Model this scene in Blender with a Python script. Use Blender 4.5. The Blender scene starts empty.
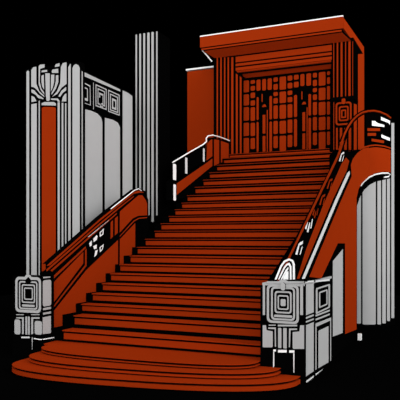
import bpy, bmesh, math, random
from mathutils import Vector, Matrix
random.seed(3)
SC = bpy.context.scene
COL = SC.collection

# ------------------------------------------------------------------ camera
H = 1.6; FPX = 620.0; HV = 238.0
TH = math.atan(275/620)
cam_d = bpy.data.cameras.new('camera'); cam = bpy.data.objects.new('camera', cam_d); COL.objects.link(cam)
cam.location = (0, 0, H); cam.rotation_euler = (math.pi/2, 0, TH)
cam_d.sensor_width = 36; cam_d.lens = 36*FPX/400
cam_d.shift_y = (HV-200)/400
cam_d.clip_end = 200
SC.camera = cam

# ------------------------------------------------------------------ world: night-black towards the stairs, bright studio dome behind and around
W = bpy.data.worlds.new('world'); SC.world = W; W.use_nodes = True
nt = W.node_tree; nt.nodes.clear()
out = nt.nodes.new('ShaderNodeOutputWorld'); bg = nt.nodes.new('ShaderNodeBackground')
tc = nt.nodes.new('ShaderNodeTexCoord')
dot = nt.nodes.new('ShaderNodeVectorMath'); dot.operation = 'DOT_PRODUCT'
dot.inputs[1].default_value = (-math.sin(TH)*.96, math.cos(TH)*.96, .28)
mr = nt.nodes.new('ShaderNodeMapRange'); mr.interpolation_type = 'SMOOTHSTEP'
mr.inputs['From Min'].default_value = .64; mr.inputs['From Max'].default_value = .34
mr.inputs['To Min'].default_value = 0; mr.inputs['To Max'].default_value = 1
WORLD = 0.84
mul = nt.nodes.new('ShaderNodeMath'); mul.operation = 'MULTIPLY'; mul.inputs[1].default_value = WORLD
nt.links.new(tc.outputs['Generated'], dot.inputs[0]); nt.links.new(dot.outputs['Value'], mr.inputs['Value'])
nt.links.new(mr.outputs['Result'], mul.inputs[0]); nt.links.new(mul.outputs[0], bg.inputs['Strength'])
nt.links.new(bg.outputs[0], out.inputs[0])
bg.inputs['Color'].default_value = (1, 1, 1, 1)

def sun(name, direction, strength, angle):
    d = bpy.data.lights.new(name, 'SUN'); d.energy = strength; d.angle = math.radians(angle)
    o = bpy.data.objects.new(name, d); COL.objects.link(o)
    o.rotation_euler = Vector(direction).to_track_quat('-Z', 'Y').to_euler()
    o.location = (0, -3, 8)
sun('front_sun', (-.30, .94, -.06), 0.56, 25)     # from behind the viewer
sun('side_sun', (-.90, .36, -.40), 0.82, 30)     # from the right
SC.view_settings.view_transform = 'Standard'; SC.view_settings.look = 'None'
SC.view_settings.gamma = 1; SC.view_settings.use_curve_mapping = False
SC.view_settings.exposure = 0.52

# ------------------------------------------------------------------ materials
def lin(c):
    c /= 255.0
    return c/12.92 if c <= .04045 else ((c+.055)/1.055)**2.4
def mat(name, rgb, rough=1.0, var=0.03, scale=6.0, spec=0.0):
    m = bpy.data.materials.new(name); m.use_nodes = True
    n = m.node_tree.nodes; L = m.node_tree.links
    b = n['Principled BSDF']; b.inputs['Roughness'].default_value = rough
    b.inputs['Specular IOR Level'].default_value = spec
    base = [lin(v) for v in rgb]
    t = n.new('ShaderNodeTexCoord'); no = n.new('ShaderNodeTexNoise'); no.inputs['Scale'].default_value = scale
    cr = n.new('ShaderNodeValToRGB')
    cr.color_ramp.elements[0].color = [v*(1-var) for v in base]+[1]
    cr.color_ramp.elements[1].color = [min(1, v*(1+var)) for v in base]+[1]
    L.new(t.outputs['Object'], no.inputs['Vector']); L.new(no.outputs['Fac'], cr.inputs['Fac'])
    L.new(cr.outputs['Color'], b.inputs['Base Color'])
    return m
RED = mat('red_terracotta_stone', (143, 42, 8))
GREY = mat('grey_limestone', (168, 168, 168))
BLACK = mat('black_marble', (3, 3, 3), var=0)
WHITE = mat('white_enamel', (240, 240, 240))  # also colours the edge lines that stand in for highlights
PALE = mat('pale_grey_metal', (212, 212, 212))
MATS = [RED, GREY, BLACK, WHITE, PALE]
R_, G_, K_, W_, P_ = range(5)

# ------------------------------------------------------------------ surveying: sight lines from the camera met with real planes
FW = (-math.sin(TH), math.cos(TH)); RT = (math.cos(TH), math.sin(TH))
CO = Vector((0, 0, H))
def ray(u, v):
    a = (u-200)/FPX
    return Vector((FW[0]+RT[0]*a, FW[1]+RT[1]*a, (HV-v)/FPX))
def onX(u, v, x): d = ray(u, v); return CO + d*(x/d.x)
def onY(u, v, y): d = ray(u, v); return CO + d*(y/d.y)
def onP(u, v, p, n): d = ray(u, v); return CO + d*((p-CO).dot(n)/d.dot(n))

# ------------------------------------------------------------------ mesh builder
class MB:
    def __init__(s): s.v = []; s.f = []; s.m = []
    def face(s, pts, m):
        b = len(s.v); s.v += [Vector(p) for p in pts]; s.f.append(list(range(b, b+len(pts)))); s.m.append(m)
    def prism(s, pts, off, m, side=None):
        """pts: outline; the second cap lies at pts+off"""
        off = Vector(off); n = len(pts); b = len(s.v)
        s.v += [Vector(p) for p in pts] + [Vector(p)+off for p in pts]
        s.f.append([b+i for i in range(n)]); s.f.append([b+n+i for i in reversed(range(n))])
        for i in range(n): j = (i+1) % n; s.f.append([b+i, b+n+i, b+n+j, b+j])
        s.m += [m]*2+[m if side is None else side]*n
        return s
    def box(s, x0, x1, y0, y1, z0, z1, m, side=None):
        return s.prism([(x0, y0, z0), (x1, y0, z0), (x1, y0, z1), (x0, y0, z1)], (0, y1-y0, 0), m, side)
    def ring(s, A, B, off, m):
        off = Vector(off); n = len(A); b = len(s.v)
        s.v += [Vector(p) for p in A]+[Vector(p) for p in B]+[Vector(p)+off for p in A]+[Vector(p)+off for p in B]
        for i in range(n):
            j = (i+1) % n
            s.f += [[b+i, b+j, b+n+j, b+n+i], [b+2*n+i, b+3*n+i, b+3*n+j, b+2*n+j],
                    [b+i, b+2*n+i, b+2*n+j, b+j], [b+n+i, b+n+j, b+3*n+j, b+3*n+i]]
            s.m += [m, m, K_, K_]
        return s
    def tube(s, pts, r, m, k=8):
        pts = [Vector(p) for p in pts]; b = len(s.v); n = len(pts)
        for i, p in enumerate(pts):
            t = (pts[min(i+1, n-1)]-pts[max(i-1, 0)]).normalized()
            a = t.cross(Vector((0, 0, 1)))
            if a.length < .1: a = t.cross(Vector((0, 1, 0)))
            a.normalize(); c = t.cross(a)
            for q in range(k):
                w = 2*math.pi*q/k; s.v.append(p+(a*math.cos(w)+c*math.sin(w))*r)
        for i in range(n-1):
            for q in range(k):
                w = (q+1) % k; s.f.append([b+i*k+q, b+i*k+w, b+(i+1)*k+w, b+(i+1)*k+q]); s.m.append(m)
        s.f.append([b+q for q in reversed(range(k))]); s.f.append([b+(n-1)*k+q for q in range(k)]); s.m += [m, m]
        return s
    def build(s, name, parent=None):
        me = bpy.data.meshes.new(name); 
        loc = parent.location.copy() if parent is not None and parent.type == 'EMPTY' else Vector((0, 0, 0))
        p = parent
        tot = Vector((0, 0, 0))
        while p is not None: tot += p.location; p = p.parent
        me.from_pydata([v-tot for v in s.v], [], s.f)
        used = sorted(set(s.m))
        for k in used: me.materials.append(MATS[k])
        for i, f in enumerate(me.polygons): f.material_index = used.index(s.m[i])
        bm = bmesh.new(); bm.from_mesh(me)
        bmesh.ops.recalc_face_normals(bm, faces=bm.faces)
        bmesh.ops.triangulate(bm, faces=[f for f in bm.faces if len(f.verts) > 4])
        bm.to_mesh(me); bm.free()
        o = bpy.data.objects.new(name, me); COL.objects.link(o)
        if parent is not None: o.parent = parent
        return o

def thing(name, label, cat, loc, group=None):
    o = bpy.data.objects.new(name, None); COL.objects.link(o); o.location = loc
    o.empty_display_size = .2
    o['label'] = label; o['category'] = cat
    if group: o['group'] = group
    return o

# plates: outer surface on the plane x/y = c, thickness t going back into the wall
T = .014
def inset(P, d=.26):
    n = len(P)
    A = sum(P[i][0]*P[(i+1) % n][1]-P[(i+1) % n][0]*P[i][1] for i in range(n))
    sg = 1 if A > 0 else -1
    out = []
    for i in range(n):
        (ax, ay), (bx, by), (cx_, cy_) = P[i-1], P[i], P[(i+1) % n]
        l1 = math.hypot(bx-ax, by-ay) or 1; l2 = math.hypot(cx_-bx, cy_-by) or 1
        n1 = (-(by-ay)/l1*sg, (bx-ax)/l1*sg); n2 = (-(cy_-by)/l2*sg, (cx_-bx)/l2*sg)
        k = max(.5, 1+n1[0]*n2[0]+n1[1]*n2[1])
        out.append((bx+(n1[0]+n2[0])/k*d, by+(n1[1]+n2[1])/k*d))
    return out
def plX(mb, x, pts, m, t=T): mb.prism([onX(u, v, x+t) for u, v in inset(pts)], (-t-.004, 0, 0), m, K_)
def plY(mb, y, pts, m, t=T): mb.prism([onY(u, v, y-t) for u, v in inset(pts)], (0, t+.004, 0), m, K_)
def rr(a0, a1, b0, b1, r, k=3):
    """rounded rectangle loop in (a, b)"""
    r = min(r, abs(a1-a0)*.49, abs(b1-b0)*.49); P = []
    for cx, cy, s in ((a1-r, b1-r, 0), (a0+r, b1-r, 1), (a0+r, b0+r, 2), (a1-r, b0+r, 3)):
        for i in range(k+1):
            w = math.pi/2*(s+i/k); P.append((cx+r*math.cos(w), cy+r*math.sin(w)))
    return P
def rectY(y, u0, u1, v0, v1, t=T):
    um, vm = (u0+u1)/2, (v0+v1)/2
    return onY(u0, vm, y-t).x, onY(u1, vm, y-t).x, onY(um, v1, y-t).z, onY(um, v0, y-t).z
def rectX(x, u0, u1, v0, v1, t=T):
    um, vm = (u0+u1)/2, (v0+v1)/2
    return onX(u0, vm, x+t).y, onX(u1, vm, x+t).y, onX(um, v1, x+t).z, onX(um, v0, x+t).z
def padY(mb, y, u0, u1, v0, v1, m, r=.02, t=T):
    a, b, c, d = rectY(y, u0, u1, v0, v1, t)
    mb.prism([(p, y-t, q) for p, q in rr(a, b, c, d, r)], (0, t+.004, 0), m, K_)
def padX(mb, x, u0, u1, v0, v1, m, r=.02, t=T):
    a, b, c, d = rectX(x, u0, u1, v0, v1, t)
    mb.prism([(x+t, p, q) for p, q in rr(a, b, c, d, r)], (-t-.004, 0, 0), m, K_)
def frY(mb, y, u0, u1, v0, v1, w, m, r=.03, t=T):
    a, b, c, d = rectY(y, u0, u1, v0, v1, t)
    A = [(p, y-t, q) for p, q in rr(a, b, c, d, r)]; B = [(p, y-t, q) for p, q in rr(a+w, b-w, c+w, d-w, max(r-w*.6, .005))]
    mb.ring(A, B, (0, t+.004, 0), m)
def frX(mb, x, u0, u1, v0, v1, w, m, r=.03, t=T, wz=None):
    wz = wz or w
    a, b, c, d = rectX(x, u0, u1, v0, v1, t)
    A = [(x+t, p, q) for p, q in rr(a, b, c, d, r)]; B = [(x+t, p, q) for p, q in rr(a+w, b-w, c+wz, d-wz, max(r-w*.6, .005))]
    mb.ring(A, B, (-t-.004, 0, 0), m)

# ------------------------------------------------------------------ ground
g = MB(); g.box(-12, 5, -.8, 18, -.2, 0, K_)
fl = g.build('floor'); fl['kind'] = 'structure'

# ------------------------------------------------------------------ staircase
XL, XLK, XR = -5.15, -5.29, -2.215
stair = thing('staircase', 'broad red stone staircase with shade painted black under its nosings, rising from three rounded bottom steps to the portal', 'staircase', (-3.7, 7, 0))
def ease_front(xc, a, d, yt, skew, p, n=40):
    P = []
    for i in range(n+1):
        w = -math.pi/2 + math.pi*i/n
        t = math.copysign(abs(math.sin(w))**.9, math.sin(w))
        c = (1-abs(t)**p)**(1/p) if abs(t) < 1 else 0
        P.append((xc+a*t, yt+skew*t-d*c))
    return P
def round_step(xl, xr, z0, z1, d, ytl, ytr, p, back=6.6, lip=.0):
    xc, a = (xl+xr)/2, (xr-xl)/2
    fr = ease_front(xc, a, d, (ytl+ytr)/2, (ytr-ytl)/2, p)
    mb = MB()
    def slab(off, za, zb, m):
        q = ease_front(xc, a-off, d-off*.9, (ytl+ytr)/2, (ytr-ytl)/2, p)
        bk = max(back, ytl, ytr)
        pts = [(x, y, za) for x, y in q]
        if abs(q[-1][1]-bk) > .02: pts.append((q[-1][0], bk, za))
        if abs(q[0][1]-bk) > .02: pts.append((q[0][0], bk, za))
        mb.prism(pts, (0, 0, zb-za), m)
    slab(.03, z0, z0+.016, K_)                 # black recessed joint, shade at the riser foot put into colour
    slab(.0, z0+.016, z1-.032, R_)
    slab(.03, z1-.032, z1-.006, K_)
    slab(.0, z1-.008, z1, R_)
    return mb
round_step(-5.12, -1.74, 0, .095, .66, 6.12, 6.62, 2.6).build('step', stair)
round_step(-5.03, -1.96, .095, .165, .54, 6.28, 6.62, 2.6).build('step', stair)
mb = round_step(-5.03, -2.20, .165, .225, .44, 6.5, 6.62, 2.8)
mb.box(-5.19, XR, 6.6, 6.9, 0, .215, K_); mb.box(-5.15, XR, 6.58, 6.9, .205, .22, R_)
mb.build('step', stair)
ZS = [.22, .375, .53, .655, .785, .915, 1.05, 1.18, 1.313, 1.448, 1.584, 1.722, 1.862, 2.0, 2.135, 2.275, 2.436, 2.625, 2.802, 2.99, 3.191, 3.389, 3.53]
LANDZ = ZS[-1]
for i in range(len(ZS)-1):
    z0, z1 = ZS[i], ZS[i+1]
    last = i == len(ZS)-2
    yy = lambda z: 7.45+(z-.53)/.486
    y0, y1 = yy(z0), yy(z1)
    k = (z1-z0)/.135
    xl = {0: -5.01, 1: -5.06}.get(i, XL+random.uniform(-.02, .02))
    xr = XR if y1+.06 < 11.3 else min(-2.575, XR-.13*(i-16))   # the upper flight narrows beside the round tower
    mb = MB()
    mb.box(XLK, XR if xr == XR else -2.572, y0+.03, 13.74 if last else y1+.06, max(0, z0-.3), z1-.004, K_)  # black core shows in the gaps as painted shade under each nosing
    hide = max(0, (y1-y0)*(z0-1.6)/(y0*1.05))      # what the nosing below covers, seen from the forecourt
    mb.box(xl, xr, y0+.005, y0+.04, z0+.030*k+hide, z1-.034*k, R_, K_)
    st = mb.build('step', stair)
    nb = MB()
    nb.box(xl-.01, xr, y0-.012, 13.74 if last else y1-.11, z1-(.014 if z0 < 1.2 else .009), z1, R_)
    nb.build('nosing', st)

tb = MB(); tb.box(XLK-.7, XR+.3, 13.76, 15.3, 0, LANDZ-.002, K_); tb.build('landing', stair)

# ------------------------------------------------------------------ the two grey newel pedestals at the foot
NY = 6.63
# right newel
NX0, NX1, NB = -2.165, -1.715, 8.12
nr = thing('newel_pedestal', 'large grey stepped newel pedestal with concentric squares at the right foot of the stairs', 'pedestal', (-1.94, 7.3, 0), 'grey newel pedestals at the stair foot')
b = MB(); b.box(NX0-.035, NX1, NY, NB, 0, 1.07, K_); b.build('body', nr)
c = MB(); c.box(NX0-.01, NX1+.0, NY-.008, NB, 1.072, 1.10, G_)
c.build('top_slab', nr)
b = MB(); y = NY
padY(b, y, 262.8, 265, 285, 315, G_, .004)
padY(b, y, 300.2, 303, 285, 315, G_, .004)
plY(b, y, [(266, 283.8), (267, 281), (278, 281), (281, 279.4), (285, 279.4), (288, 281), (304.5, 281), (304.5, 283.6)], G_)
frY(b, y, 266.8, 298.8, 284.6, 323.4, .026, G_, .05)
frY(b, y, 271, 295, 287, 320.4, .021, G_, .04)
padY(b, y, 274, 292.2, 315, 317.4, G_, .01)
frY(b, y, 274.6, 291.6, 291.2, 313.4, .018, G_, .03)
frY(b, y, 277.6, 288.6, 295.2, 309.8, .015, G_, .02)
padY(b, y, 280.6, 285.6, 299.2, 306, G_, .012)
padY(b, y, 280.6, 285.2, 282.6, 290.6, G_, .03, t=.035)
b.build('square_relief', nr)
b = MB()
plY(b, y, [(262.4, 325), (266.2, 325), (266.8, 330), (273, 331.2), (273, 346.5), (272, 347.6), (263.4, 347.6), (262.4, 346.6)], G_)
plY(b, y, [(268.4, 324.4), (276, 324.4), (276, 325.9), (268.4, 325.9)], G_)
plY(b, y, [(277.6, 324.4), (297.4, 324.4), (297.4, 326.6), (277.6, 326.6)], G_)
plY(b, y, [(268, 327.2), (276, 327.2), (276.3, 347), (274.6, 347), (274.4, 329.4), (268, 329)], G_)
padY(b, y, 278.1, 281.4, 328, 348, G_, .008); padY(b, y, 283.2, 286.7, 328, 348.5, G_, .008)
plY(b, y, [(288.8, 328.2), (297.4, 328.2), (297.4, 330), (290.8, 330.4), (290.2, 347.5), (288.6, 347.5)], G_)
plY(b, y, [(299.9, 325), (304.4, 325), (304.4, 349.2), (293.4, 349.2), (292.4, 348), (292.4, 331.8), (299.2, 331.2)], G_)
b.build('fluted_apron', nr)
b = MB(); x = NX1
plX(b, x, [(305.8, 284), (314, 283), (314, 312.4), (305.8, 315.6)], G_)
plX(b, x, [(305, 281), (314, 280), (314, 282), (305, 283.2)], P_)
plX(b, x, [(315.2, 280.2), (330, 278.6), (330, 281), (315.2, 282.4)], P_)
frX(b, x, 315.8, 330, 286, 311, .09, G_, .03, wz=.020)
frX(b, x, 319, 327.6, 290.5, 306.5, .07, G_, .03, wz=.018)
b.build('side_relief', nr)
b = MB()
plX(b, x, [(305.6, 317), (314, 313.8), (314, 316.2), (305.6, 319.4)], G_)
plX(b, x, [(305.6, 321), (314, 317.8), (314, 320), (305.6, 323.2)], G_)
plX(b, x, [(315.4, 314.6), (330, 309.2), (330, 311.4), (315.4, 317)], G_)
plX(b, x, [(315.4, 318.6), (330, 313), (330, 315.2), (315.4, 321)], G_)
plX(b, x, [(305.8, 325), (314, 321.6), (314, 371.4), (305.8, 376.8)], G_)
plX(b, x, [(315.2, 323.4), (331.4, 317), (331.4, 360.6), (330, 361.6), (330, 321), (316.8, 326.8), (316.8, 369.4), (315.2, 370.4)], G_)
plX(b, x, [(318.2, 330.6), (328.8, 325.6), (328.8, 362.4), (318.2, 368.6)], G_)
b.build('side_panel', nr)
b = MB()
for (u0, u1, v0, v1) in ((273, 276.2, 349.2, 351.8), (277.8, 287, 349.6, 352.8), (289, 294.7, 350, 353)):
    plY(b, y, [(u0, v0), (u1, v0), (u1, v1), (u0, v1)], W_, .01)
plY(b, y, [(273, 351.6), (274.5, 351.6), (274.5, 366), (273, 368)], W_, .01)
plY(b, y, [(293, 353), (294.7, 353), (294.4, 373), (293.3, 373)], W_, .01)
o = b.build('foot_highlight', nr); o['label'] = 'thin white highlight lines painted around the black foot'  # white lines stand in for highlights on the foot's edges
b = MB()
plX(b, x, [(306, 380.6), (314, 375), (314, 377.8), (306, 383.2)], P_, .02)
plX(b, x, [(315.4, 373.6), (329.4, 364.6), (329.4, 367.4), (315.4, 376.6)], P_, .02)
b.build('foot_strip', nr)
b = MB()     # fan of nested arches standing on the newel top
def band(outer, inner, m=W_):
    A = [onY(u, v, 6.85) for u, v in outer]; B = [onY(u, v, 6.85) for u, v in inner]
    for i in range(len(A)-1): b.prism([A[i], A[i+1], B[i+1], B[i]], (0, .05, 0), m, K_)
band([(274.6, 279.5), (280.4, 265.5), (284, 260.6), (289, 258.4), (293, 260), (294.8, 264), (295, 279.5)],
     [(276.6, 279.5), (282, 266.4), (285.2, 262.2), (289, 260.4), (291.8, 261.6), (292.8, 265), (292.8, 279.5)])
band([(278, 279.5), (283.6, 267.6), (286.4, 263.8), (289.4, 262.6), (291.4, 266), (291.6, 279.5)],
     [(279.4, 279.5), (284.8, 268.4), (287, 265.6), (288.6, 265), (289.8, 267.6), (289.8, 279.5)])
band([(280.6, 279.5), (285.6, 270), (288.4, 266.8)], [(282, 279.5), (286.2, 272.4), (288.4, 269)])
b.prism([onY(u, v, 6.85) for u, v in [(283, 279.5), (283.6, 276), (286, 272), (288.4, 271), (288.4, 279.5)]], (0, .05, 0), W_, K_)
o = b.build('arch_ornament', nr); o['label'] = 'white ornament of nested arches on the pedestal top'

# left newel
MX0, MX1, MB_ = -5.68, -5.215, 6.88
nl = thing('newel_pedestal', 'smaller grey newel pedestal with square spiral relief at the left foot of the stairs', 'pedestal', (-5.45, 6.75, 0), 'grey newel pedestals at the stair foot')
b = MB(); b.box(MX0-.03, MX1, NY, MB_, 0, 1.09, K_); b.build('body', nl)
b = MB()
frY(b, y, 15.3, 41, 277, 312.6, .036, G_, .06)
plY(b, y, [(24, 277.2), (26, 274.6), (30, 274.6), (32, 277.2)], G_)
frY(b, y, 19.0, 37.4, 281.2, 309.4, .020, G_, .035)
plY(b, y, [(28, 276.6), (31.6, 280.6), (30, 283.6), (26, 283.6), (24.6, 280.6)], K_, .022)
padY(b, y, 22, 34.6, 304.6, 306.8, G_, .01)
frY(b, y, 21.7, 35, 284.4, 303.0, .018, G_, .025)
frY(b, y, 24, 32.8, 287.6, 299.8, .016, G_, .02)
b.build('square_relief', nl)
b = MB()
padY(b, y, 14.5, 20.4, 319.5, 334.4, G_, .03)
for u0, u1 in ((16, 24), (31, 39.8)): plY(b, y, [(u0, 314), (u1, 314), (u1, 315.3), (u0, 315.3)], G_)
plY(b, y, [(16, 317), (24, 317), (24, 334.4), (21.8, 334.4), (21.8, 319), (16, 318.6)], G_)
plY(b, y, [(31, 317), (39.8, 317), (39.8, 319), (33.4, 319), (33.4, 334.4), (31, 334.4)], G_)
padY(b, y, 25.4, 27.2, 316.5, 334.6, G_, .01); padY(b, y, 27.9, 29.8, 316.5, 334.6, G_, .01)
padY(b, y, 34.6, 42, 321, 334.6, G_, .03)
b.build('fluted_apron', nl)
b = MB(); x = MX1
plX(b, x, [(43, 276.6), (50.5, 276.2), (50.5, 277.8), (43, 278.6)], G_)
padX(b, x, 42.8, 51.2, 280, 306, G_, .03)
plX(b, x, [(42.8, 308), (51.2, 306.4), (51.2, 309.2), (42.8, 310.6)], G_)
plX(b, x, [(42.8, 312.6), (51.2, 311), (51.2, 313.6), (42.8, 315)], G_)
plX(b, x, [(42.4, 317.2), (51.2, 315.4), (51.2, 333.4), (42.4, 334.4)], G_)
b.build('side_panel', nl)
b = MB()
plY(b, y, [(21, 336.4), (30, 336.4), (30, 338.4), (21, 338.4)], P_, .02)
plY(b, y, [(31.6, 337), (32.8, 337), (32.6, 350), (31.9, 350)], P_, .02)
b.tube([onY(34, 338.6, y-.02), onY(40, 339.6, y-.02), onX(46, 339, -5.195), onX(54, 337.5, -5.19)], .007, W_)
o = b.build('foot_strip', nl); o['label'] = 'thin pale highlight lines painted along the black foot'  # edge highlights of the foot, set in pale colour

# ------------------------------------------------------------------ left lower balustrade
bl = thing('balustrade', 'red panelled sloping balustrade with black inset of white shapes, left of the lower stairs', 'balustrade', (-5.42, 8.3, 0))
x = -5.30; BX = -5.36
b = MB()
prof = [onX(u, v, x) for u, v in [(46, 264), (100, 216.4), (134, 189.4), (140, 188.4), (145, 191), (148.4, 200), (148.6, 224)]]
prof = [(x, p.y, p.z) for p in prof]
pts = [(x, MB_+.005, 0), (x, MB_+.005, prof[0][2])]+prof+[(x, prof[-1][1], 0)]
b.prism(pts, (BX-x, 0, 0), K_); b.build('body', bl)
b = MB()
plX(b, x, [(46, 266), (100, 218.4), (134, 191.4), (139, 190.4), (144.5, 192.6), (139, 193), (134, 194), (100, 221.2), (50, 265.6)], R_)
plX(b, x, [(46, 269.4), (100, 222.6), (118.6, 207.2), (134, 195.4), (134, 197), (118.6, 209.4), (100, 225.2), (46.5, 272)], R_)
plX(b, x, [(50, 270.4), (86, 239), (117, 212.4), (117, 214.4), (86, 241.6), (52, 272)], R_)
b.build('coping', bl)
b = MB()
b.tube([onX(111, 208.8, x+.01), onX(124, 198.6, x+.01), onX(134, 190.6, x+.01), onX(138.5, 188.8, x+.01), onX(141.4, 190.6, x+.01)], .008, W_)
o = b.build('handrail', bl); o['label'] = 'white handrail along the top'
b = MB()
plX(b, x, [(53.5, 275.5), (86, 245.6), (86, 248.4), (56.5, 276.5), (54, 279)], R_)
plX(b, x, [(53.5, 282), (83.5, 251.5), (83.5, 263.5), (53.5, 303)], R_)
plX(b, x, [(84.8, 250), (86.8, 248.2), (86.8, 266), (53.5, 308), (53.5, 305.4), (84.8, 265)], R_)
plX(b, x, [(53.5, 311), (86, 270), (118.2, 239.5), (118.2, 275), (53.5, 345)], R_)
b.build('panel', bl)
b = MB()
plX(b, x, [(110.4, 222), (113.2, 219.8), (113.2, 236.6), (110.4, 239.5)], R_)
plX(b, x, [(114.6, 218.4), (118, 215.6), (118, 233), (114.6, 236)], R_)
b.build('pilaster', bl)
b = MB()
plX(b, x, [(119.6, 211.4), (134, 198.8), (138.6, 195), (142.5, 195), (146, 200), (147.4, 204), (147.4, 215.4), (138, 216.2), (133, 218.6), (119.6, 233)], R_)
plX(b, x, [(119.6, 235.6), (133.5, 220.4), (138.5, 217.6), (147.4, 216.8), (147.4, 218.2), (139, 219), (134.5, 221.6), (119.6, 237.2)], R_)
plX(b, x, [(119.6, 239.2), (135.4, 222.6), (135.4, 250), (119.6, 270)], R_)
b.build('panel', bl)
b = MB()
plX(b, x, [(88, 236.6), (109, 219.6), (109, 221), (88, 238.2)], W_)
for q in ([(89, 243), (92, 240), (92, 245.5), (89.6, 247)], [(93, 238.6), (96.5, 234.8), (98, 236), (97, 240), (93.5, 242.6)],
          [(93, 246), (97, 244), (97, 248.6), (94, 249.6)], [(95, 250.6), (98.2, 249.4), (96.8, 255), (94.2, 257.4)]):
    plX(b, x, q, W_)
def oring(q, w=.28):
    c = (sum(p[0] for p in q)/len(q), sum(p[1] for p in q)/len(q))
    qi = [(c[0]+(p[0]-c[0])*w*1.9, c[1]+(p[1]-c[1])*w*1.9) for p in q]
    b.ring([onX(u, v, x+T) for u, v in q], [onX(u, v, x+T) for u, v in qi], (-T-.004, 0, 0), W_)
oring([(99.6, 232.4), (103.8, 228.4), (103.4, 234.4), (99.8, 237)])
oring([(99.6, 247.4), (103.8, 244), (102.8, 249), (100, 252.4)])
o = b.build('ornament', bl); o['label'] = 'white cut-out shapes on a black inset'

# ------------------------------------------------------------------ left upper balustrade with white railing
bu = thing('balustrade', 'short red sloping balustrade with white railing beside the upper stairs', 'balustrade', (-5.32, 12, 2.2))
x = -5.21
def yz(u, v): p = onX(u, v, x); return (x, p.y, p.z)
b = MB()
b.prism([yz(*p) for p in [(173, 200), (173, 181), (213, 156), (213.4, 137.5), (230, 141), (230, 166), (214, 176), (190, 196)]], (-.14, 0, 0), K_)
b.build('body', bu)
b = MB()
plX(b, x, [(176.4, 183.4), (206, 163), (212.6, 158), (212.6, 166), (176.4, 195.6)], R_)
b.build('stringer_panel', bu)
b = MB()
plX(b, x, [(207, 143.6), (210, 140), (212.6, 138.6), (212.6, 156.4), (206.2, 161)], R_)
plX(b, x, [(213.8, 139), (219.4, 139.8), (219.4, 163.4), (213.8, 166.4)], R_)
plX(b, x, [(220.6, 140.4), (229, 143.4), (229, 160.8), (220.6, 163)], R_)
b.build('pier', bu)
b = MB()
b.prism([yz(*p) for p in [(176, 163), (206, 143.5), (206, 161.5), (176, 181.5)]], (-.03, 0, 0), K_)
b.build('infill_panel', bu)
b = MB()
b.tube([onX(u, v, x+.02) for u, v in [(172.6, 162.4), (190, 152), (203, 144.6), (206.4, 141.6), (206.2, 138.4), (208, 136), (213, 135.2), (221, 137.4), (229.5, 140.8)]], .013, W_)
o = b.build('handrail', bu); o['label'] = 'white curved handrail'
b = MB(); padX(b, x, 173, 176.2, 164, 180, W_, .02, .02); padX(b, x, 173.4, 176, 184.4, 200.5, W_, .02, .02); b.build('railing_post', bu)
plb = MB(); padX(plb, x, 185.2, 187.4, 157.6, 173.6, P_, .01, .02); plb.build('railing_post', bu)
plb = MB(); padX(plb, x, 203, 204.6, 148.4, 161.6, P_, .01, .02); plb.build('railing_post', bu)

# ------------------------------------------------------------------ grey pylon on the left
py = thing('pylon', 'broad grey pylon with palmette crown and tall red strip at far left', 'pylon', (-6.4, 9.3, 0))
PYF, PXR = 8.47, -5.90
pxl = onY(25.2, 100, PYF).x; pyb = onX(133.4, 150, PXR).y
ztop = onX(80, 66, PXR).z
b = MB()
zt = onY(60, 64.5, PYF).z
zt2 = onX(121, 88, PXR).z
b.prism([(PXR, PYF, 0), (PXR, PYF, zt), (PXR, PYF+.12, zt), (PXR, PYF+.14, onX(84, 70.5, PXR).z), (PXR, pyb, onX(132.5, 94, PXR).z), (PXR, pyb, 0)], (pxl-PXR, 0, 0), K_)
b.build('body', py)
y = PYF
b = MB()
LOW = 300
b2 = lambda u0, v0, u1, v1: plY(b, y, [(u0, v0+1.6), (u0+1, v0), (u1-1, v0), (u1, v0+1), (u1, v1), (u0, v1)], G_)
b2(26.2, 70.4, 29.4, LOW)
plY(b, y, [(31, 70), (33, 67), (36.6, 66.4), (36.6, 84), (39.5, 91), (44.5, 95.6), (44.5, 97.4), (40, 94), (36.8, 90), (33.5, 87.4), (31, 87)], G_)
plY(b, y, [(31, 104), (37, 103), (37, LOW), (31, LOW)], G_)
plY(b, y, [(38.4, 101), (40, 100), (40, LOW), (38.4, LOW)], G_)
plY(b, y, [(57.4, 102), (60, 102), (60, LOW), (57.4, LOW)], G_)
plY(b, y, [(61.4, 102.6), (63.6, 102.6), (63.6, LOW), (61.4, LOW)], G_)
plY(b, y, [(64.8, 103), (66.6, 103), (66.6, LOW), (64.8, LOW)], G_)
plY(b, y, [(68, 67), (70, 63.6), (71, 63.6), (70.8, LOW), (68, LOW)], G_)
plY(b, y, [(72.2, 68), (73.6, 65), (76, 63.8), (78.6, 65), (80, 68), (80, LOW), (72.2, LOW)], G_)
b.build('flute', py)
b = MB()
P = lambda q: plY(b, y, q, G_)
P([(45, 73), (50, 73), (50, 100), (48.5, 101.4), (46.4, 101), (45.6, 96)])
P([(41.2, 75.4), (44, 74.4), (44.2, 90), (42, 86.5), (41.2, 82)])
P([(38.4, 66), (40, 64.4), (44.8, 64), (44.8, 67.6), (40.4, 69), (40, 82), (41.6, 88.4), (44.4, 92.4), (44.4, 95), (40.4, 90), (38.4, 84)])
P([(41, 72.6), (41.6, 70.2), (47.4, 69.6), (47.4, 72)])
P([(50.8, 74.4), (54.6, 74.4), (54.4, 82), (53, 87.6), (50.8, 92)])
P([(55.6, 75), (58.6, 75), (58.6, 82), (56, 89), (51.6, 95.2), (51.2, 93), (54.4, 86.4), (55.6, 81)])
P([(51.4, 71.6), (52, 69.4), (58.4, 68.4), (58.6, 73.2), (52, 73.2)])
P([(54.4, 67.4), (55.4, 64), (59.8, 62.8), (59.8, 66.4)])
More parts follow.
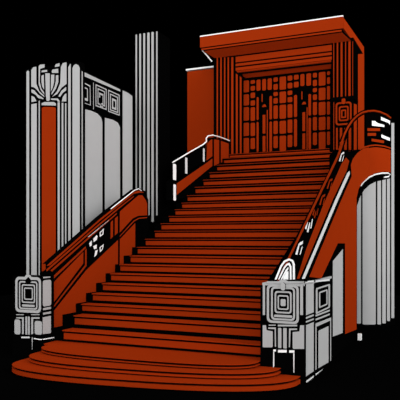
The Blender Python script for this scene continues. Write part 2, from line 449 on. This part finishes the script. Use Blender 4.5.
P([(60.6, 67), (62.6, 62.8), (66.8, 62), (66.8, 84), (62, 87.6), (57.6, 94), (52, 97), (56.8, 91), (60, 83)])
P([(66.4, 86.4), (66.4, 90.6), (63, 93), (60.4, 97), (57.8, 96.6), (61.2, 90.6)])
P([(66.6, 93), (66.6, 101.6), (61.4, 101.8), (62.6, 97), (64.6, 94)])
P([(50.4, 98.2), (58, 98.2), (60, 101), (60, 102.2), (57.4, 101.8), (56.6, 100.4), (50.8, 100)])
P([(31.2, 89), (34.4, 90), (38, 94.4), (43.6, 98), (43.6, 99.6), (38, 98.2), (35.6, 95), (31.2, 92.6)])
P([(31.2, 95.4), (34.6, 97), (37, 101.4), (31.2, 102.4)])
P([(41.4, 103), (44, 101.8), (54, 101.8), (56.2, 103.4), (56.2, 105.8), (41.4, 105.4)])
b.build('palmette_crown', py)
b = MB(); plY(b, y, [(41.6, 107.6), (44, 106.6), (53, 106.8), (56, 107.6), (56, 250), (54, 262), (50, 268), (41.6, 272)], R_)
o = b.build('inlay_strip', py); o['label'] = 'tall red strip'
b = MB(); x = PXR
plX(b, x, [(81.4, 70.6), (83, 71.4), (83, LOW), (81.4, LOW)], G_)
plX(b, x, [(84.4, 72), (120.4, 89.2), (120.6, 92), (84.4, 76.6)], G_)
plX(b, x, [(85, 109), (91, 110.4), (97.6, 113.4), (101.4, 117.5), (102.6, 122), (102.6, LOW), (85, LOW)], G_)
plX(b, x, [(104.6, 117.4), (113, 119.6), (118, 122.4), (120.2, 127), (120.4, LOW), (104.6, LOW)], G_)
plX(b, x, [(122.4, 90), (128, 92.6), (132.6, 96), (132.8, LOW), (122.4, LOW)], G_)
b.build('side_panel', py)
b = MB()
def skew_ring(u0, v0, u1, v1, s, du, dv, m=G_):
    """ring whose top and bottom run along the wall's perspective"""
    o_ = [(u0, v0), (u1, v0+s*(u1-u0)), (u1, v1+s*(u1-u0)*.8), (u0, v1)]
    i_ = [(u0+du, v0+dv+s*du), (u1-du, v0+dv+s*(u1-u0-du)), (u1-du, v1-dv+s*.8*(u1-u0-du)), (u0+du, v1-dv+s*.8*du)]
    b.ring([onX(u, v, x+T) for u, v in o_], [onX(u, v, x+T) for u, v in i_], (-T-.004, 0, 0), m)
skew_ring(95.6, 84, 106.6, 106, .46, .8, 1.1); skew_ring(97.6, 88, 104.8, 104, .46, .8, 1.1)
plX(b, x, [(99, 92), (103.6, 94), (103.6, 106), (101, 108.6), (101, 103), (102.4, 103), (102.4, 96), (100.4, 95), (100.4, 98), (99, 97.6)], G_)
plX(b, x, [(99.6, 104), (102.6, 104.5), (103.6, 108), (100, 107.6)], G_)
skew_ring(108.2, 89.6, 119.6, 111.6, .46, .8, 1.1); skew_ring(110, 93.4, 118, 110.2, .46, .8, 1.1)
skew_ring(112, 98, 116.4, 108.6, .46, 1.1, 2.0)
plX(b, x, [(84.6, 82.4), (90.6, 85.4), (91, 106), (84.6, 103.6), (84.6, 102.4), (89.8, 104.4), (89.6, 87), (84.6, 84)], G_)
plX(b, x, [(84.6, 86.6), (88, 88.4), (88.2, 101.6), (84.6, 100.4), (84.6, 97.6), (86.8, 98), (86.8, 89.4), (84.6, 88.4)], G_)
plX(b, x, [(93, 82), (94, 82.5), (94, 110), (93, 109.4)], G_)
b.build('square_frieze', py)

# ------------------------------------------------------------------ fluted column
fc = thing('fluted_column', 'tall slim grey fluted column rising behind the left balustrade', 'column', (-5.75, 10.7, 0))
y = 10.4
b = MB()
b.box(onY(134.6, 100, y).x, onY(158, 100, y).x, y, y+.5, 0, onY(146, 33, y).z, K_)
b.build('shaft', fc)
for i, (u0, u1, vt, vb) in enumerate(((135.3, 137.3, 34, 200), (139, 141.3, 33.2, 205), (143, 145.4, 32.6, 210), (147, 149.9, 32, 215), (151.2, 154, 31.4, 221.6), (155.9, 157.8, 30.8, 215))):
    b = MB(); plY(b, y, [(u0, vt+.8), ((u0+u1)/2, vt), (u1, vt+.8), (u1, vb), ((u0+u1)/2, vb+1), (u0, vb)], G_, .03); b.build('flute', fc)

# ------------------------------------------------------------------ right balustrade
br = thing('balustrade', 'large red sloping balustrade wall with black channel and pale strip on its right edge', 'balustrade', (-1.95, 8.5, 0))
x = -1.735
n = Vector((-.62, -.532, 1)).normalized(); p0 = Vector((-2.15, 6.9, 1.02))
def ztopf(xx, yy, off=-.02): return p0.z + .62*(xx-p0.x)+.532*(yy-p0.y)+off
b = MB()
ys = [6.66, 8.125, 9.96]
def cs(yy, zb=0): return [(-2.19, yy, zb), (x, yy, zb), (x, yy, ztopf(x, yy)), (-2.19, yy, ztopf(-2.19, yy))]
def loft(A, B, m):
    k = len(A); s = len(b.v); b.v += [Vector(p) for p in A+B]
    b.f.append([s+i for i in range(k)]); b.f.append([s+k+i for i in reversed(range(k))])
    for i in range(k): j = (i+1) % k; b.f.append([s+i, s+k+i, s+k+j, s+j])
    b.m += [m]*(k+2)
loft(cs(8.13), cs(9.96), K_)
loft(cs(6.86, 1.105), cs(8.14, 1.105), K_)
# upper part bridging to the round tower
loft([(-2.19, 9.96, 0), (x, 9.96, 0), (x, 9.96, 2.15), (-2.19, 9.96, 2.15)], [(-2.19, 9.97, 0), (x, 9.97, 0), (x, 9.97, 2.15), (-2.19, 9.97, 2.15)], K_)
A = [(-2.19, 9.95, 2.2), (x, 9.95, 2.2), (x, 9.95, ztopf(x, 9.95)), (-2.19, 9.95, ztopf(-2.19, 9.95))]
B = [(-2.19, 11.35, 2.75), (x, 11.35, 2.75), (x, 11.35, 3.25), (-2.19, 11.35, ztopf(-2.19, 11.35))]
B = [(-2.19, 10.95, 2.75), (-1.95, 10.95, 2.75), (-1.95, 10.95, 2.95), (-2.19, 10.95, ztopf(-2.19, 10.95))]
loft(A, B, K_)
b.build('body', br)
b = MB()
plX(b, x, [(330.6, 364.2), (342.8, 356.6), (342.8, 358.4), (330.6, 366.8)], P_, .03)
b.build('foot_strip', br)
def plP(mb, pts, m, t=.012): 
    q = p0+n*t; mb.prism([onP(u, v, q, n) for u, v in inset(pts)], -n*(t+.025), m, K_)
b = MB()
plP(b, [(274.5, 285), (337, 155), (345.5, 131), (347.6, 131), (340, 155), (277.4, 285)], R_)
b.build('inner_rail', br)
b = MB()
plP(b, [(296.6, 279), (305.6, 250), (322.5, 206), (341.5, 163.4), (346, 157), (349.6, 161), (347, 170.6), (333.2, 199.4), (299.6, 279)], R_)
b.build('outer_band', br)
b = MB()
plP(b, [(301.4, 279), (335, 199.6), (347, 173), (349.6, 170.4), (350.2, 174), (338.6, 199.6), (305, 279)], P_, .02)
o = b.build('edge_strip', br); o['label'] = 'pale grey metal strip along the outer edge'
b = MB()
plX(b, x, [(308.4, 277), (330, 226), (340.6, 201), (351.4, 176), (350.6, 165), (352.5, 159), (357, 153), (363, 148.4), (369, 147), (368.5, 177.4), (362.5, 183), (359, 188.6), (356.8, 198),
           (356.8, 329.6), (344.8, 334.4), (344.8, 243.6), (338, 243.6), (321.5, 278.6)], R_)
b.build('wall_face', br)
b = MB()
plX(b, x, [(332.6, 261), (343, 248.6), (343, 333), (332.6, 337)], G_, .03)
o = b.build('buttress', br); o['label'] = 'grey slab with a slanted top'
# little cut-out shapes in the black channel
def strokes(mb, cu, cv, s, m, kind):
    G = {0: [[(-1, .9), (-.2, -.7), (.3, -1), (-.4, 1)], [(.0, -.9), (1, -1.2), (.9, -.7), (.2, -.4)], [(.5, -.2), (.9, -.4), (.4, .9), (.0, 1)]],
         1: [[(-1, .3), (-.4, -.8), (0, -.9), (-.5, .6)], [(-.5, .9), (.1, -.5), (.5, -.6), (0, 1)], [(.3, .4), (.8, -1.1), (1.1, -1.1), (.7, .4)]]}[kind]
    for q in G: plP(mb, [(cu+a*s, cv+c_*s*1.6) for a, c_ in q], m, .008)
for cu, cv, sc, m, kd, lb in ((341.6, 157, 3.0, W_, 0, 'white'), (308.6, 226, 4.2, W_, 1, 'white'), (299.2, 248.5, 4.2, W_, 0, 'white'),
                          (329.6, 184, 3.2, R_, 0, 'red'), (322.2, 200, 3.4, R_, 0, 'red'), (315.2, 213.4, 3.2, R_, 1, 'red')):
    b = MB(); strokes(b, cu, cv, sc, m, kd)
    o = b.build('ornament', br); o['label'] = lb+' strokes inlaid in the black channel'

# ------------------------------------------------------------------ round tower at the right
TXC, TYC = -1.96, 11.96
TRAD = .60
tw = thing('round_tower', 'round tower of grey flutes with red and black banded cap, at the far right', 'tower', (TXC, TYC, 0))
def onC(u, v, r):
    d = ray(u, v); a = d.x*d.x+d.y*d.y; bb = -2*(d.x*TXC+d.y*TYC); cc = TXC**2+TYC**2-r*r
    D = bb*bb-4*a*cc
    t = (-bb-math.sqrt(D))/(2*a) if D > 0 else -bb/(2*a)
    return CO+d*t
def cyl(mb, r, z0, z1, m, k=48, x0=TXC, y0=TYC):
    mb.prism([(x0+r*math.cos(2*math.pi*i/k), y0+r*math.sin(2*math.pi*i/k), z0) for i in range(k)], (0, 0, z1-z0), m)
def cplate(mb, us, top, bot, r, m, t=.02):
    """curved plate: columns us, top(u) and bot(u) rows, on the cylinder r"""
    n_ = len(us); O = [onC(u, top(u), r+t) for u in us]+[onC(u, bot(u), r+t) for u in reversed(us)]
    ctr = Vector((TXC, TYC, 0))
    s = len(mb.v)
    I = []
    for p in O:
        d = Vector((p.x-TXC, p.y-TYC, 0)); d.normalize(); I.append(p-d*(t+.006))
    N = len(O); mb.v += O+I
    for i in range(n_-1):
        j = N-1-i
        mb.f.append([s+i, s+i+1, s+j-1, s+j]); mb.f.append([s+N+i, s+N+j, s+N+j-1, s+N+i+1]); mb.m += [m, m]
    for i in range(N):
        j = (i+1) % N; mb.f.append([s+i, s+N+i, s+N+j, s+j]); mb.m.append(K_)
def lerp(P):
    def f(u):
        if u <= P[0][0]: return P[0][1]
        for (a, c_), (d_, e) in zip(P, P[1:]):
            if u <= d_: return c_+(e-c_)*(u-a)/(d_-a)
        return P[-1][1]
    return f
def span(a, c_, k=8): return [a+(c_-a)*i/k for i in range(k+1)]
b = MB(); cyl(b, TRAD, 0, 3.17, K_); b.build('drum', tw)
b = MB(); cplate(b, span(365.8, 394, 16), lerp([(365, 112), (374, 110.8), (380, 112), (386, 114.6), (391, 119), (394, 122)]), lambda u: 153, TRAD-.03, K_, .03); b.build('parapet', tw)
fl_top = lerp([(357, 206), (360, 197), (364, 190), (370, 184.5), (376, 181.6), (390, 178.4)])
for u0, u1, vb in ((357, 361, 323.6), (362.6, 375.8, 324.6), (377.4, 381, 324.4), (382.3, 385.8, 323.4), (387, 390, 321)):
    b = MB(); cplate(b, span(u0, u1), fl_top, lambda u: vb-(.6 if u in (u0, u1) else 0), TRAD, G_); b.build('flute', tw)
b = MB(); cplate(b, span(391.4, 394.2, 3), lambda u: 123, lambda u: 318, TRAD+.025, G_, .02); b.build('flute', tw)
b = MB()
cplate(b, span(364, 390.6, 14), lerp([(358, 153), (364, 149.4), (370, 147.8), (376, 147.2), (384, 148.2), (391, 150.2)]),
       lerp([(360, 190), (364, 182), (368.5, 177), (375, 173.2), (384, 171.6), (391, 172.4)]), TRAD+.02, R_, .02)
b.build('cap_band', tw)
b = MB()
cplate(b, span(360, 390.6, 14), lerp([(358, 150.6), (364, 146.6), (370, 145), (376, 144.4), (384, 145.4), (391, 147.6)]),
       lerp([(358, 151.8), (364, 147.9), (370, 146.3), (376, 145.7), (384, 146.7), (391, 148.9)]), TRAD+.02, R_, .02)
b.build('cap_bead', tw)
b = MB()
b.tube([onC(u, v, TRAD+.045) for u, v in [(360.5, 186), (364, 181.6), (369, 177.4), (375, 174.6), (382, 173.2), (388, 173.2), (390, 174.6), (388.6, 176.6), (384, 177.4)]], .013, W_)
o = b.build('highlight_arc', tw); o['label'] = 'white curved highlight painted under the red band'  # highlight along the soffit edge, put in as a white tube
b = MB()
b.tube([onY(341.5, 142, 11.3), onY(344.6, 134.2, 11.33)]+[onY(348, 127.2, 11.36), onY(352, 121.2, 11.38), onY(357, 116.2, 11.39)]+[onC(u, v, TRAD-.03) for u, v in [(362, 113), (366, 111.6)]], .042, K_)
b.build('rim_lining', tw)
b = MB()
b.tube([onY(339, 150, 11.25), onY(344.6, 134, 11.25)]+[onY(348, 127, 11.3), onY(352, 121, 11.33), onY(357, 116, 11.34)]+[onC(u, v, TRAD+.02) for u, v in [(362, 112.8), (368, 111.2), (374, 110.8), (380, 112), (386, 114.6), (390.5, 118)]], .017, R_)
b.build('rim', tw)
b = MB()

for u0, u1, va, vb_, h in ((367.4, 380, 128.2, 128.2, 2.8), (367.6, 376, 133, 133, 2.8), (371.6, 384, 138.6, 140.6, 2.6)):
    b = MB(); cplate(b, span(u0, u1), lerp([(u0, va), (u1, vb_)]), lerp([(u0, va+h), (u1, vb_+h)]), TRAD, R_)
    o = b.build('bar', tw); o['label'] = 'red bar on the black parapet'
for us, tp, bt in ((span(372, 384.4), lerp([(372, 120.8), (376, 121), (377, 123), (384.4, 125)]), lerp([(372, 125.6), (384.4, 127)])),
                   (span(381, 390), lerp([(381, 116.8), (390, 120.8)]), lerp([(381, 120), (388.5, 123), (390, 125)])),
                   (span(381.4, 390), lerp([(381.4, 134.4), (390, 138)]), lerp([(381.4, 137.4), (390, 141)])),
                   (span(391, 391.9, 2), lambda u: 125.6, lambda u: 145.6)):
    b = MB(); cplate(b, us, tp, bt, TRAD, W_)
    o = b.build('bar', tw); o['label'] = 'white bar on the black parapet'

# small white block
p = onY(358.6, 340.4, 9.86)
b = MB(); q0 = onY(357.7, 340, 9.86).x; q1 = onY(361, 340, 9.86).x
mk = bpy.data.objects
b.box(q0, q1, 9.86, 9.93, 0, .1, W_)
o = b.build('marker_block'); o['label'] = 'tiny white block on the ground at the outer corner of the red wall'; o['category'] = 'block'

# ------------------------------------------------------------------ entrance portal
PY = 13.75
LZ = LANDZ
po = thing('entrance_portal', 'massive red entrance portal with fluted pilasters and projecting cornice atop the stairs', 'portal', (-4.1, 14.4, LZ))
xa, xb = onY(213.6, 100, PY).x, onY(352.4, 100, PY).x+.02
xr_side = xb
SY = 13.90                    # door screen plane
xs0, xs1 = onY(241.8, 110, PY).x, onY(331.2, 110, PY).x
ztopb = onY(280, 47, PY).z
zlint = onY(290, 73.5, PY).z
b = MB()
b.box(xa, xs0, PY, 15.3, LZ, ztopb, K_)
b.box(xs1, xb, PY, 15.3, LZ, ztopb, K_)
b.box(xs0, xs1, PY, 15.3, zlint+.12, ztopb, K_)
b.build('body', po)
# cornice slab
CY = 13.50
cx0, cx1 = onY(200, 45, CY).x, onY(343, 22, CY).x
cz1 = onY(343, 16.4, CY).z; cz0 = onY(343, 28.2, CY).z
cyb = onX(364, 47, cx1).y
b = MB()
CB = 15.25; ft = onY(364, 47, CB); fb = onY(364, 58.4, CB)
b.box(cx0+.012, cx1-.03, CY+.012, CB, cz0-.02, cz1-.2, K_)
b.box(cx0, cx1-.0, CY, CY+.03, cz0+.0, cz1, R_)
b.box(cx0+.03, cx1-.03, CY+.006, CY+.03, cz0-.062, cz0-.026, R_, K_)
b.prism([(cx1+.012, CY+.02, cz0), (cx1+.012, CY+.02, cz1-.03), ft, fb], (-.04, 0, 0), R_)
b.prism([(cx0, CY+.03, cz1-.0), (cx1, CY+.03, cz1-.03), (ft.x-.04, CB, ft.z), (cx0, CB, ft.z)], (0, 0, -.04), K_)
b.build('cornice', po)
b = MB(); b.box(cx0, cx1, CY-.004, CY+.05, cz1+.001, cz1+.026, W_)
o = b.build('cornice_highlight', po); o['label'] = 'thin white painted highlight along the cornice top'  # highlight on the cornice edge, modelled as a white strip
# cove under the cornice
b = MB()
za, zb = cz0-.085, onY(283, 49.5, PY-.02).z
xl2, xr2 = onY(215, 56, PY).x, onY(351, 37, PY).x
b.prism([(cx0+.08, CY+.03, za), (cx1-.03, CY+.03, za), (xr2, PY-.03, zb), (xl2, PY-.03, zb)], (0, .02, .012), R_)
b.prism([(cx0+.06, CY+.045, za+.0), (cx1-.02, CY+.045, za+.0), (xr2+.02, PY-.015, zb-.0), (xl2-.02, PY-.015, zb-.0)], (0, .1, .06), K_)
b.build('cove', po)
b = MB()
b.tube([(cx0+.02, CY+.06, cz0-.03), (cx0+.22, CY+.22, cz0-.30)], .016, W_)
o = b.build('bracket', po); o['label'] = 'white slanted bracket under the cornice end'
def strips(name, uu, vt, vb, y_, m=R_, t=.03):
    b = MB()
    for u0, u1 in uu: plY(b, y_, [(u0+.15, vt), (u1-.15, vt), (u1-.15, vb), (u0+.15, vb)], m, t)
    return b.build(name, po)
strips('pilaster', [(216.2, 218.4), (219.8, 222.2), (223.6, 225.8), (227.1, 229.4), (230.8, 233.8)], 57, 158, PY)
strips('pilaster', [(332.9, 334.6), (336.3, 338.6), (340.2, 342.9), (344.7, 346.5), (348, 351), (352, 353.4)], 41, 152, PY)
b = MB()
for q in ([(235.6, 56.8), (331.6, 44.8), (331.6, 51.6), (235.6, 61.4)], [(235.6, 62.8), (331.6, 53.2), (331.6, 55), (235.6, 66)],
          [(235.6, 67.6), (331.6, 56.6), (331.6, 59.4), (235.6, 70.8)]):
    # keep the bands level: take heights at mid span
    (u0, a0), (u1, a1), (_, a2), (_, a3) = q
    um = (u0+u1)/2; zt_, zb_ = onY(um, (a0+a1)/2, PY-.03).z, onY(um, (a2+a3)/2, PY-.03).z
    b.box(onY(u0, 60, PY-.03).x, onY(u1, 50, PY-.03).x, PY-.03, PY+.004, zb_, zt_, R_)
zt_ = onY(285, 66.6, PY).z; zb_ = onY(288, 73.4, SY-.02).z
b.prism([(onY(237, 72, PY).x, PY-.02, zt_), (xs1, PY-.02, zt_), (xs1, SY-.02, zb_), (onY(246, 78, SY).x, SY-.02, zb_)], (0, .01, .03), R_)
b.build('lintel', po)
b = MB()
plY(b, PY, [(235.6, 73), (238, 74.6), (238, 153.6), (235.6, 154)], R_, .03)
plY(b, PY, [(239.6, 75.6), (241.8, 77.6), (241.8, 153.6), (239.6, 153.8)], R_, .02)
b.build('door_reveal', po)
# door screen
b = MB(); b.box(xs0, xs1+.3, SY, SY+.1, LZ, ztopb, K_); scr = b.build('screen', po)
b = MB()
cols = [
 (243.3, 249, [(80.5, 92.3), (94.4, 105.4), (107.2, 120.6), (122.8, 136), (138, 153)]),
 (250.6, 255, [(80.2, 83.8), (86, 90.6), (92.6, 98), (100.4, 105.6), (107.2, 120.8), (122.8, 136), (138, 149)]),
 (256.5, 260.5, [(79.6, 90.6)]), (256.6, 258.6, [(97, 120), (122, 152)]),
 (262.2, 266, [(79, 90.4)]), (267.6, 271.8, [(78.4, 89.8)]), (269.4, 272, [(96, 119.4), (121.6, 151.6)]),
 (273.5, 277.8, [(77.4, 81.8), (84, 89.8), (92, 96), (98, 103.6), (105.4, 118.8), (121, 134), (136, 148)]),
 (279.6, 286, [(76.6, 89.6), (91.6, 103), (104.8, 118.6), (120.8, 133.6), (135.8, 151)]),
 (287.6, 292.3, [(75.6, 80.6), (82.8, 88.4), (90.6, 95), (97, 102.2), (104.2, 117.6), (119.6, 132.8), (135, 147)]),
 (293.9, 298.6, [(74.8, 79.6), (81.8, 87.4)]), (294, 297, [(95, 117), (119, 146.6)]),
 (300.4, 304.4, [(74, 86)]), (306.4, 311, [(73.4, 85.6)]), (308.4, 311, [(94, 115.6), (117.8, 149)]),
 (312.9, 316.9, [(72.8, 77.6), (79.8, 86), (88, 92.2), (94.4, 100), (102, 115), (117, 130.4), (132.6, 145)]),
 (318.8, 325.5, [(72, 85.6), (87.8, 100), (102, 115), (117, 130), (132, 149)]),
 (327, 330, [(71.4, 75), (77.2, 84), (86, 99.6), (101.6, 114.6), (116.6, 129.6), (131.6, 145)])]
for u0, u1, rows in cols:
    for a, c_ in rows: padY(b, SY, u0, u1, a, c_, R_, .025, .02)
b.build('pane', scr)
for k, (u0, dv) in enumerate(((261.4, 0), (301.2, -2.6))):
    b = MB()
    padY(b, SY, u0+.2, u0+1.2, 94+dv, 102+dv, R_, .004, .03)
    plY(b, SY, [(u0+.2, 107.4+dv), (u0+1.6, 104.4+dv), (u0+4, 104+dv), (u0+5.4, 107+dv)], R_, .05)
    padY(b, SY, u0+1.2, u0+4, 114.8+dv, 133.6+dv, R_, .01, .03)
    padY(b, SY, u0+1.2, u0+4, 136+dv, 151.6+dv, R_, .01, .03)
    padY(b, SY, u0+5.4, u0+6.4, 110+dv, 152+dv, R_, .004, .03)
    b.build('door', scr)
# right flank
b = MB()
x = xb
plX(b, x, [(357.8, 54), (364.4, 53.4), (364.4, 160), (357.8, 160)], R_)
b.build('side_panel', po)

# red wall left of the portal
sw = thing('side_wall', 'plain red wall with a white highlight painted along its top left of the portal', 'wall', (-6.6, 14.9, 0))
b = MB(); wy = 14.8
w0, w1 = onY(187, 100, wy).x, onY(216, 100, wy).x
wz = onY(200, 69.2, wy).z
b.box(w0, w1, wy, wy+.4, 0, wz-.03, K_); b.build('core', sw)
b = MB(); b.box(w0+.02, w1, wy-.02, wy+.004, .02, wz-.03, R_); b.build('wall_face', sw)
b = MB(); b.box(w0-.02, w1-.02, wy-.03, wy+.4, wz, wz+.04, W_); o = b.build('coping', sw); o['label'] = 'white highlight painted along the top edge'  # white strip painted in as the highlight on the wall top

# red pedestal at the head of the right balustrade
rp = thing('newel_pedestal', 'small red pedestal with concentric squares standing before the right pilaster of the portal', 'pedestal', (-2.6, 13.4, LZ))
y = 13.3
x0, x1 = onY(333, 120, y).x, onY(353, 120, y).x
zt = onY(343, 100, y).z
b = MB(); b.box(x0, x1, y, 13.70, LZ, zt, K_)
b.box(x0-.02, x1+.04, y-.02, 13.7, zt, zt+.07, K_)
b.build('body', rp)
b = MB()
frY(b, y, 335.6, 351.6, 102, 125, .035, R_, .06)
frY(b, y, 338.8, 348.6, 106, 121, .03, R_, .04)
frY(b, y, 341, 346.2, 109.6, 118, .03, R_, .02)
padY(b, y, 341.6, 345.4, 98.4, 104, R_, .03, .04)
b.build('square_relief', rp)
b = MB()
for u0, u1, v0 in ((333.2, 334.4, 102), (335.8, 338, 127.6), (339.6, 342.4, 127.6), (344, 347, 127.6), (348.4, 351.4, 127.6)):
    plY(b, y, [(u0, v0), (u1, v0), (u1, 150), (u0, 150)], R_)
b.build('fluted_apron', rp)
b = MB()
plX(b, x1, [(353.6, 103.4), (357, 104.4), (357, 150), (353.6, 150)], R_)
b.build('side_panel', rp)
